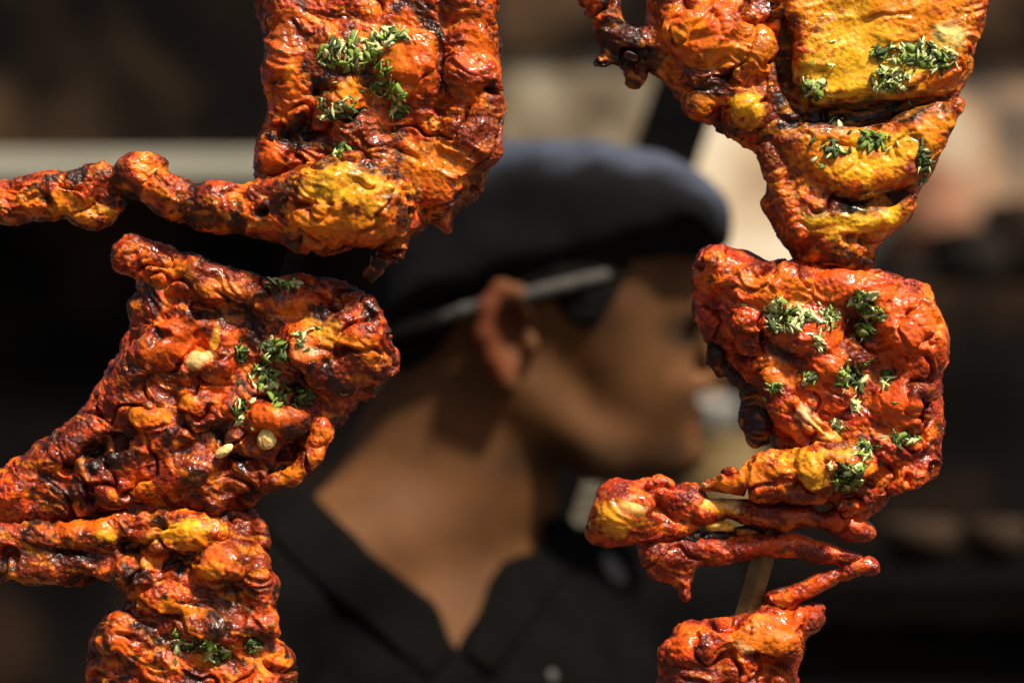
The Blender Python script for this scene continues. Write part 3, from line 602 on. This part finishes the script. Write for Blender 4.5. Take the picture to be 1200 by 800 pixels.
for s in (-1, 1):
    e = HW-10
    ears += add(ell(592, 396, s*(e), 30, 54, 20, 6), k=8)
    ears += add(*chain([(616, 372, s*(e+12), 9), (608, 347, s*(e+22), 10), (588, 342, s*(e+28), 11), (572, 362, s*(e+32), 11), (568, 392, s*(e+30), 11), (578, 420, s*(e+24), 10), (594, 446, s*(e+14), 13)]), k=7)
    ears += sub(ell(600, 394, s*(e+26), 18, 34, 26), k=5)
    ears += add(ell(622, 404, s*(e+8), 9, 13, 12), k=5)
neck = add(cap((600, 420, 0), (525, 600, 0), 98, 104), k=40) + add(ell(630, 584, -4, 26, 26, 34), k=14) + add(cap((520, 470, 0), (470, 600, 0), 80, 90), k=40)
def torso(g=0, arms=True):
    t = add(cap((500, 620, 0), (300, 690, -205), 98+g, 74+g), cap((545, 690, 10), (785, 735, 215), 86+g, 74+g), k=30)
    t += add(ell(545, 900, 0, 300+g, 270+g, 165+g, 0, 45), k=40) + add(ell(540, 1250, 0, 265+g, 300+g, 165+g, 0, 45), k=60) + add(ell(540, 1560, 0, 270+g, 190+g, 175+g, 0, 45), k=60)
    return t
def arms(g=0, full=True):
    t = []
    for s in (-1, 1):
        sh = (545+s*250, 715, s*215); el = (545+s*285, 1250, s*250+20); wr = (600+s*270, 1640, s*240-80)
        t += add(cap(sh, el, 82+g, 60+g), k=30)
        if full:
            t += add(cap(el, wr, 58, 36), k=20)
            pal = (610+s*268, 1740, s*238-95)
            t += add(cap(wr, pal, 34, 36), k=14)
            for j, (a, ln) in enumerate(((-30, 120), (-10, 140), (10, 130), (28, 105))):
                k0 = (pal[0]+a*.8, pal[1]+20, pal[2]+a*.5); k1 = (k0[0]+4, k0[1]+ln*.55, k0[2]-14); k2 = (k1[0]-6, k1[1]+ln*.45, k1[2]+16)
                t += add(*chain([(*k0, 15), (*k1, 13.5), (*k2, 11)]), k=3)
            t += add(*chain([(pal[0]+26, pal[1]-45, pal[2]-16, 17), (pal[0]+56, pal[1]+10, pal[2]-34, 14), (pal[0]+54, pal[1]+62, pal[2]-40, 11)]), k=5)
    return t
def skin_attr():
    b = M_SKIN.node_tree; bs = b.nodes['Principled BSDF']; lk = bs.inputs['Base Color'].links[0]; src = lk.from_socket
    at = b.nodes.new('ShaderNodeAttribute'); at.attribute_name = 'FlushShading'
    mx = b.nodes.new('ShaderNodeMix'); mx.data_type = 'RGBA'; mx.blend_type = 'MULTIPLY'; mx.inputs[0].default_value = 1
    b.links.new(src, mx.inputs[6]); b.links.new(at.outputs['Color'], mx.inputs[7]); b.links.new(mx.outputs[2], bs.inputs['Base Color'])
skin_attr()
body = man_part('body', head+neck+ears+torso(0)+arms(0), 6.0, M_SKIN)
co = np.empty(len(body.data.vertices)*3, np.float32); body.data.vertices.foreach_get('co', co); co = co.reshape(-1, 3)+oM
_u = co[:, 0]/SM+600; _w = (co[:, 1]-YM)/SM; _v = 400-(co[:, 2]-CAMZ)/SM
ear_m = sstep(1.2, .7, np.sqrt(((_u-583)/34)**2+((_v-390)/62)**2))*sstep(HW-14, HW+8, np.abs(_w))
lip_m = sstep(1.3, .8, np.sqrt(((_u-803)/20)**2+((_v-495)/22)**2+(_w/30)**2))
fl = np.ones((len(co), 4), np.float32)
def spot(u, v, ru, rv): return sstep(1.5, .5, np.sqrt(((_u-u)/ru)**2+((_v-v)/rv)**2))
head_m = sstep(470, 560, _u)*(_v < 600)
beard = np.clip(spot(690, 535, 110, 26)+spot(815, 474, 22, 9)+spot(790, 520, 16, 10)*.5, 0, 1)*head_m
socket = np.clip(spot(806, 388, 34, 22)+spot(700, 372, 22, 26)*.5, 0, 1)*head_m  # shade of the eye hollow put into the skin colour
cheek_hi = spot(800, 440, 26, 16)*head_m; blot = (perlin(np.stack([_u, _w, _v], 1)/70)*.5+perlin(np.stack([_u, _w, _v], 1)/26)*.3)  # highlight on the cheek painted as lighter skin
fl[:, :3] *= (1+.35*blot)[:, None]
fl[:, :3] += -beard[:, None]*np.array([.5, .45, .4])-socket[:, None]*np.array([.66, .62, .55])+cheek_hi[:, None]*np.array([.55, .6, .9])
fl[:, :3] += ear_m[:, None]*(np.array([1.15, .72, .8])-1)+lip_m[:, None]*(np.array([1.1, .85, 1.0])-1)
body.data.color_attributes.new('FlushShading', 'FLOAT_COLOR', 'POINT').data.foreach_set('color', fl.ravel())
def vcut(lo_w, hi_w):
    P = np.array([(345, 535), (440, 628), (512, 688), (538, 738), (555, 714), (572, 672), (588, 644), (655, 604), (720, 540), (640, 400), (420, 400)], float)
    def fn(X, Y, Z):
        U = np.broadcast_to(X[:, 0, :], (X.shape[0], Z.shape[2])); Vv = np.broadcast_to(-Z[:, 0, :], (X.shape[0], Z.shape[2]))
        d2 = poly_sd(P, U, Vv)[:, None, :]
        return np.maximum(np.maximum(d2, Y-hi_w), lo_w-Y)
    return np.array([345, lo_w, -748.]), np.array([720, hi_w, -400.]), fn
neckhole = sub(cap((600, 380, 0), (520, 610, 0), 112, 118), vcut(-420, 70), k=4)
shirt = man_part('shirt', torso(9)+arms(14, False)+neckhole+sub(ell(540, 1760, 0, 400, 120, 400), k=4), 7.0, M_SHIRT, disp=7, dscale=60)
def inside_poly(pts, sm=True):
    P = smooth_poly(pts) if sm else np.array(pts, float)
    def fn(X, Y, Z):
        U = np.broadcast_to(X[:, 0, :], (X.shape[0], Z.shape[2])); Vv = np.broadcast_to(-Z[:, 0, :], (X.shape[0], Z.shape[2]))
        return np.maximum(poly_sd(P, U, Vv)[:, None, :], Y-90)
    return np.array([P[:, 0].min(), -300, -P[:, 1].max()]), np.array([P[:, 0].max(), 300, -P[:, 1].min()]), fn
for flap in ([(345, 545), (440, 626), (512, 688), (538, 742), (512, 770), (462, 728), (392, 664), (330, 600)], [(664, 598), (592, 640), (570, 684), (546, 742), (578, 768), (628, 712), (690, 640)]):
    man_part('collar', torso(17)+neckhole+[('&', inside_poly(flap, False), 6)], 6.0, M_SHIRT, parent=None)
man_part('trousers', add(ell(540, 1640, 0, 275, 160, 182, 0, 45), k=20)+add(*[cap((540+s*95, 1720, s*95), (540+s*110, 2420, s*95), 145, 100) for s in (-1, 1)], *[cap((540+s*110, 2420, s*95), (540+s*115, 3090, s*100), 100, 78) for s in (-1, 1)], k=30), 12.0, M_TROUSER, disp=8, dscale=90)
for s in (-1, 1):
    man_part('shoe', add(ell(600+s*115, 3140, s*100-40, 135, 42, 62, 0, -35), ell(550+s*115, 3110, s*100, 72, 60, 62), k=20), 8.0, M_SHOE)
# eyes
import bmesh
for s in (-1, 1):
    bm = bmesh.new(); bmesh.ops.create_uvsphere(bm, u_segments=16, v_segments=10, radius=13*SM); me = bpy.data.meshes.new('eye'); bm.to_mesh(me); bm.free()
    e = link('eye', me, M_EYE, man, Vector(wpos(782, 393, s*38, SM, YM))-Vector(oM))
    bm = bmesh.new(); bmesh.ops.create_uvsphere(bm, u_segments=12, v_segments=8, radius=7*SM); me = bpy.data.meshes.new('iris'); bm.to_mesh(me); bm.free()
    link('iris', me, M_IRIS, e, (7.5*SM, 0, 0))
    man_part('eyebrow', add(cap((824, 362, s*16), (800, 352, s*62), 8, 6), k=3), 3.0, M_HAIR)
# hair: shell of the skull inside side-view outlines
def inside_poly(pts):
    P = smooth_poly(pts)
    def fn(X, Y, Z):
        U = np.broadcast_to(X[:, 0, :], (X.shape[0], Z.shape[2])); Vv = np.broadcast_to(-Z[:, 0, :], (X.shape[0], Z.shape[2]))
        return poly_sd(P, U, Vv)[:, None, :]
    return np.array([P[:, 0].min(), -300, -P[:, 1].max()]), np.array([P[:, 0].max(), 300, -P[:, 1].min()]), fn
hairops = add(ell(640, 315, 0, 192, 156, HW+10, -8), ell(720, 400, 0, 96, 124, HW-14, 8), k=40)
hairops += add(cap((540, 360, 0), (520, 420, 0), 88, 84), k=30)
man_part('hair', hairops+[('&', inside_poly([(430, 300), (560, 220), (700, 220), (735, 300), (722, 335), (705, 368), (684, 384), (660, 372), (635, 350), (560, 352), (530, 392), (500, 425), (455, 430), (430, 380)]), 5)], 5.0, M_HAIR, disp=3, dscale=12)
# cap: soft body, sky-lit top painted in, elastic strap
cap_poly = [(432, 405), (436, 330), (470, 240), (530, 185), (600, 166), (690, 166), (760, 178), (820, 203), (849, 236), (853, 268), (842, 296), (770, 318), (700, 338), (600, 362), (520, 384)]
def cap_ops(g=0): return add(slab(cap_poly, 0, 62, .41), k=5)
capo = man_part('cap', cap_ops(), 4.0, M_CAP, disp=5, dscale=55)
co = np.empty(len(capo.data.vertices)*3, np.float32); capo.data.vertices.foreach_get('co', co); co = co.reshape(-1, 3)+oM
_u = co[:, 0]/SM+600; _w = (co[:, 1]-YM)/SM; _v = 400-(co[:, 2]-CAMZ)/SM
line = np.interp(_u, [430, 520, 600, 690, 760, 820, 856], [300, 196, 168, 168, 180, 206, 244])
sky_top = sstep(46, 6, (_v-line)+perlin(np.stack([_u, _w, _v], 1)/34)*14)*sstep(505, 620, _u)  # sky light on the upper edge, painted as a blue-grey band
fc = np.ones((len(co), 4), np.float32); fc[:, :3] = np.array([.0055, .0052, .0055])+sky_top[:, None]*np.array([.050, .060, .088])
capo.data.color_attributes.new('SkyTop', 'FLOAT_COLOR', 'POINT').data.foreach_set('color', fc.ravel())
_n = M_CAP.node_tree; _a = _n.nodes.new('ShaderNodeAttribute'); _a.attribute_name = 'SkyTop'
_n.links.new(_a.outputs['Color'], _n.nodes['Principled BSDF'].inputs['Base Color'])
pts = []
for i in range(15):
    t = i/14; al = math.radians(200+t*95)     # from the back of the head round the near side to the temple
    u = 620+196*math.cos(al); w = 141*math.sin(al)
    pts.append((u, 352-(u-600)*.25, w, 8))
man_part('strap', add(*chain(pts), k=3), 3.0, M_STRAP)

# ------------------------------------------------------------------ shirt details: buttons found on the cloth
def tree_of(o): return BVHTree.FromPolygons([v.co.copy() for v in o.data.vertices], [tuple(f.vertices) for f in o.data.polygons])
ts = tree_of(shirt)
for (u, v, ru, rv, name) in ((343, 577, 9, 15, 'shoulder_stud'), (722, 671, 22, 13, 'shoulder_stud'), (646, 775, 7, 7, 'button')):
    src = Vector(wpos(u, v, 0, SM, YM))-Vector(oM); src.y = -.6
    loc, nor, _i, _d = ts.ray_cast(src, Vector((0, 1, 0)))
    if loc is None: continue
    bm = bmesh.new(); bmesh.ops.create_uvsphere(bm, u_segments=16, v_segments=8, radius=1); me = bpy.data.meshes.new(name); bm.to_mesh(me); bm.free()
    o = link(name, me, M_PATCH, shirt)
    o.matrix_local = Matrix.Translation(loc) @ nor.to_track_quat('Z', 'X').to_matrix().to_4x4() @ Matrix.Diagonal((max(ru, rv)*SM, max(ru, rv)*SM, 3*SM, 1))

# ------------------------------------------------------------------ things behind the man
def slanted(name, quad, y0, th, mat, label, cat):
    vs_ = []
    for dy in (0, th):
        for (u, v) in quad: x, z = bpx(u, v, y0); vs_.append((x, y0+dy, z))
    me = pydata(name, vs_, [(0, 1, 2, 3), (7, 6, 5, 4), (0, 4, 5, 1), (1, 5, 6, 2), (2, 6, 7, 3), (3, 7, 4, 0)])
    o = link(name, me, mat); tag(o, label, cat); return o
M_POST = noise_mat('dark_timber', [(.3, (.002, .0018, .0017)), (.7, (.005, .0045, .004))], 20, rough=.95, bump=.3, spec=.05)
slanted('leaning_post', [(768+.35*(100-v)+o_, v) for v, o_ in ((-80, 0), (-80, 82), (2000, 82), (2000, 0))][::-1], 2.0, .06, M_POST, 'dark timber post leaning behind the cap', 'post')
YT = 2.5; ST = K*YT
def lathe(name, u, v0, prof, y, mat, parent=None, tilt=0, seg=28):
    """prof: (radius px, height px above v0)"""
    x, z = bpx(u, v0, y); k = K*y; vs_, fs = [], []; n = len(prof)
    for r, h in prof:
        for j in range(seg):
            a_ = j/seg*6.28318; vs_.append((r*k*math.cos(a_)+h*k*tilt, r*k*math.sin(a_), h*k))
    for i in range(n-1):
        for j in range(seg): fs.append((i*seg+j, i*seg+(j+1) % seg, (i+1)*seg+(j+1) % seg, (i+1)*seg+j))
    fs += [tuple(range(seg))[::-1], tuple((n-1)*seg+j for j in range(seg))]
    o = link(name, pydata(name, vs_, fs, True), mat, parent)
    o.location = (x, y, z) if not parent else Vector((x, y, z))-parent.location
    return o
M_TABLE = noise_mat('blackened_table_wood', [(.3, (.0015, .0012, .001)), (.7, (.004, .003, .0025))], 9, rough=.95, spec=.02)
tx0, tz = bpx(560, 655, YT); tx1, _z = bpx(1250, 655, YT)
tb = empty('side_table', ((tx0+tx1)/2, YT, 0)); tag(tb, 'low black table hidden behind the shoulder, carrying pots and cups', 'table')
link('table_top', box_me('table_top', tx0-tb.location.x, tx1-tb.location.x, -.25, .3, tz-.04, tz, .004), M_TABLE, tb)
link('front_panel', box_me('front_panel', tx0-tb.location.x+.03, tx1-tb.location.x-.03, -.22, -.2, .1, tz-.042), M_COUNTER, tb)
for sx in (-1, 1):
    for sy in (-.2, .25):
        xx = sx*((tx1-tx0)/2-.04); link('leg', box_me('leg', xx-.025, xx+.025, sy-.02+.02, sy+.04, 0, tz-.043, .003), M_TABLE, tb)
M_CUP = noise_mat('pale_paper', [(.3, (.12, .105, .075)), (.7, (.20, .175, .13))], 12, rough=.8)
cs = empty('paper_cup_stack', (*[bpx(652, 655, YT-.1)[0], YT-.1], tz)); tag(cs, 'leaning stack of pale paper cups beside the man\'s collar', 'cups')
for i in range(7):
    lathe('cup', 650+i*4.4, 655-i*13, [(26, 0), (31, 12), (34, 17), (31, 18)], YT-.1, M_CUP, cs)
M_CLAY = noise_mat('ochre_clay', [(.3, (.12, .075, .025)), (.7, (.20, .135, .05))], 9, rough=.7)
M_GREYPOT = noise_mat('dull_steel', [(.3, (.12, .115, .10)), (.7, (.2, .19, .17))], 14, rough=.5)
M_KNOB = noise_mat('orange_knob', [(.3, (.35, .16, .05)), (.7, (.45, .22, .08))], 14, rough=.5)
cp = lathe('clay_pot', 850, 655, [(34, 0), (50, 25), (58, 60), (56, 95), (44, 125), (38, 138), (42, 146), (40, 148)], YT, M_CLAY); tag(cp, 'round ochre clay pot in front of the man\'s chin', 'pot')
sp = lathe('steel_pot', 832, 655, [(30, 0), (34, 60), (34, 165), (38, 170), (33, 186), (14, 192)], YT+.16, M_GREYPOT); tag(sp, 'dull grey lidded steel pot behind the ochre clay pot', 'pot')
lathe('lid_knob', 832, 655-190, [(5, 0), (8, 6), (9, 12), (5, 17)], YT+.16, M_KNOB, sp)

# blackened pots along the counter, brown jars on the table
M_SOOTPOT = noise_mat('sooty_pot', [(.3, (.006, .005, .0045)), (.7, (.022, .017, .013))], 9, rough=.8, spec=.1)
M_BROWN = noise_mat('brown_clay', [(.3, (.018, .010, .006)), (.7, (.045, .026, .014))], 9, rough=.8, spec=.15)
M_RUST = noise_mat('terracotta', [(.3, (.20, .085, .045)), (.7, (.36, .17, .10))], 7, rough=.8)
yp = YB-.2
def counter_pot(name, u, prof, mat, label, y=yp):
    o = lathe(name, u, 334, prof, y, mat); o.location.z = bpx(0, 334, YB-.35)[1]; tag(o, label, 'pot'); return o
counter_pot('cooking_pot', 1138, [(40, 0), (58, 12), (62, 40), (50, 58), (54, 64), (20, 72)], M_SOOTPOT, 'round soot-black cooking pot on the counter before the tan wall')
counter_pot('cooking_pot', 1060, [(30, 0), (40, 8), (42, 20), (38, 26), (10, 28)], M_SOOTPOT, 'squat soot-black pan on the counter behind the scarlet leg')
counter_pot('terracotta_jar', 1098, [(24, 0), (40, 30), (44, 74), (34, 112), (24, 126), (30, 138), (26, 140)], M_RUST, 'tall orange terracotta jar behind the soot-black pots', YB-.1)
counter_pot('cooking_pot', 1215, [(50, 0), (64, 20), (66, 90), (60, 100), (30, 104)], M_BROWN, 'tall brown cooking pot at the far end of the counter')
for u, r, lab in ((1078, 46, 'low brown clay bowl on the black table'), (1168, 38, 'small brown clay bowl at the end of the black table')):
    o = lathe('clay_bowl', u, 655, [(r*.5, 0), (r*.9, 16), (r, 40), (r*.9, 44)], YT-.05, M_BROWN); tag(o, lab, 'bowl')
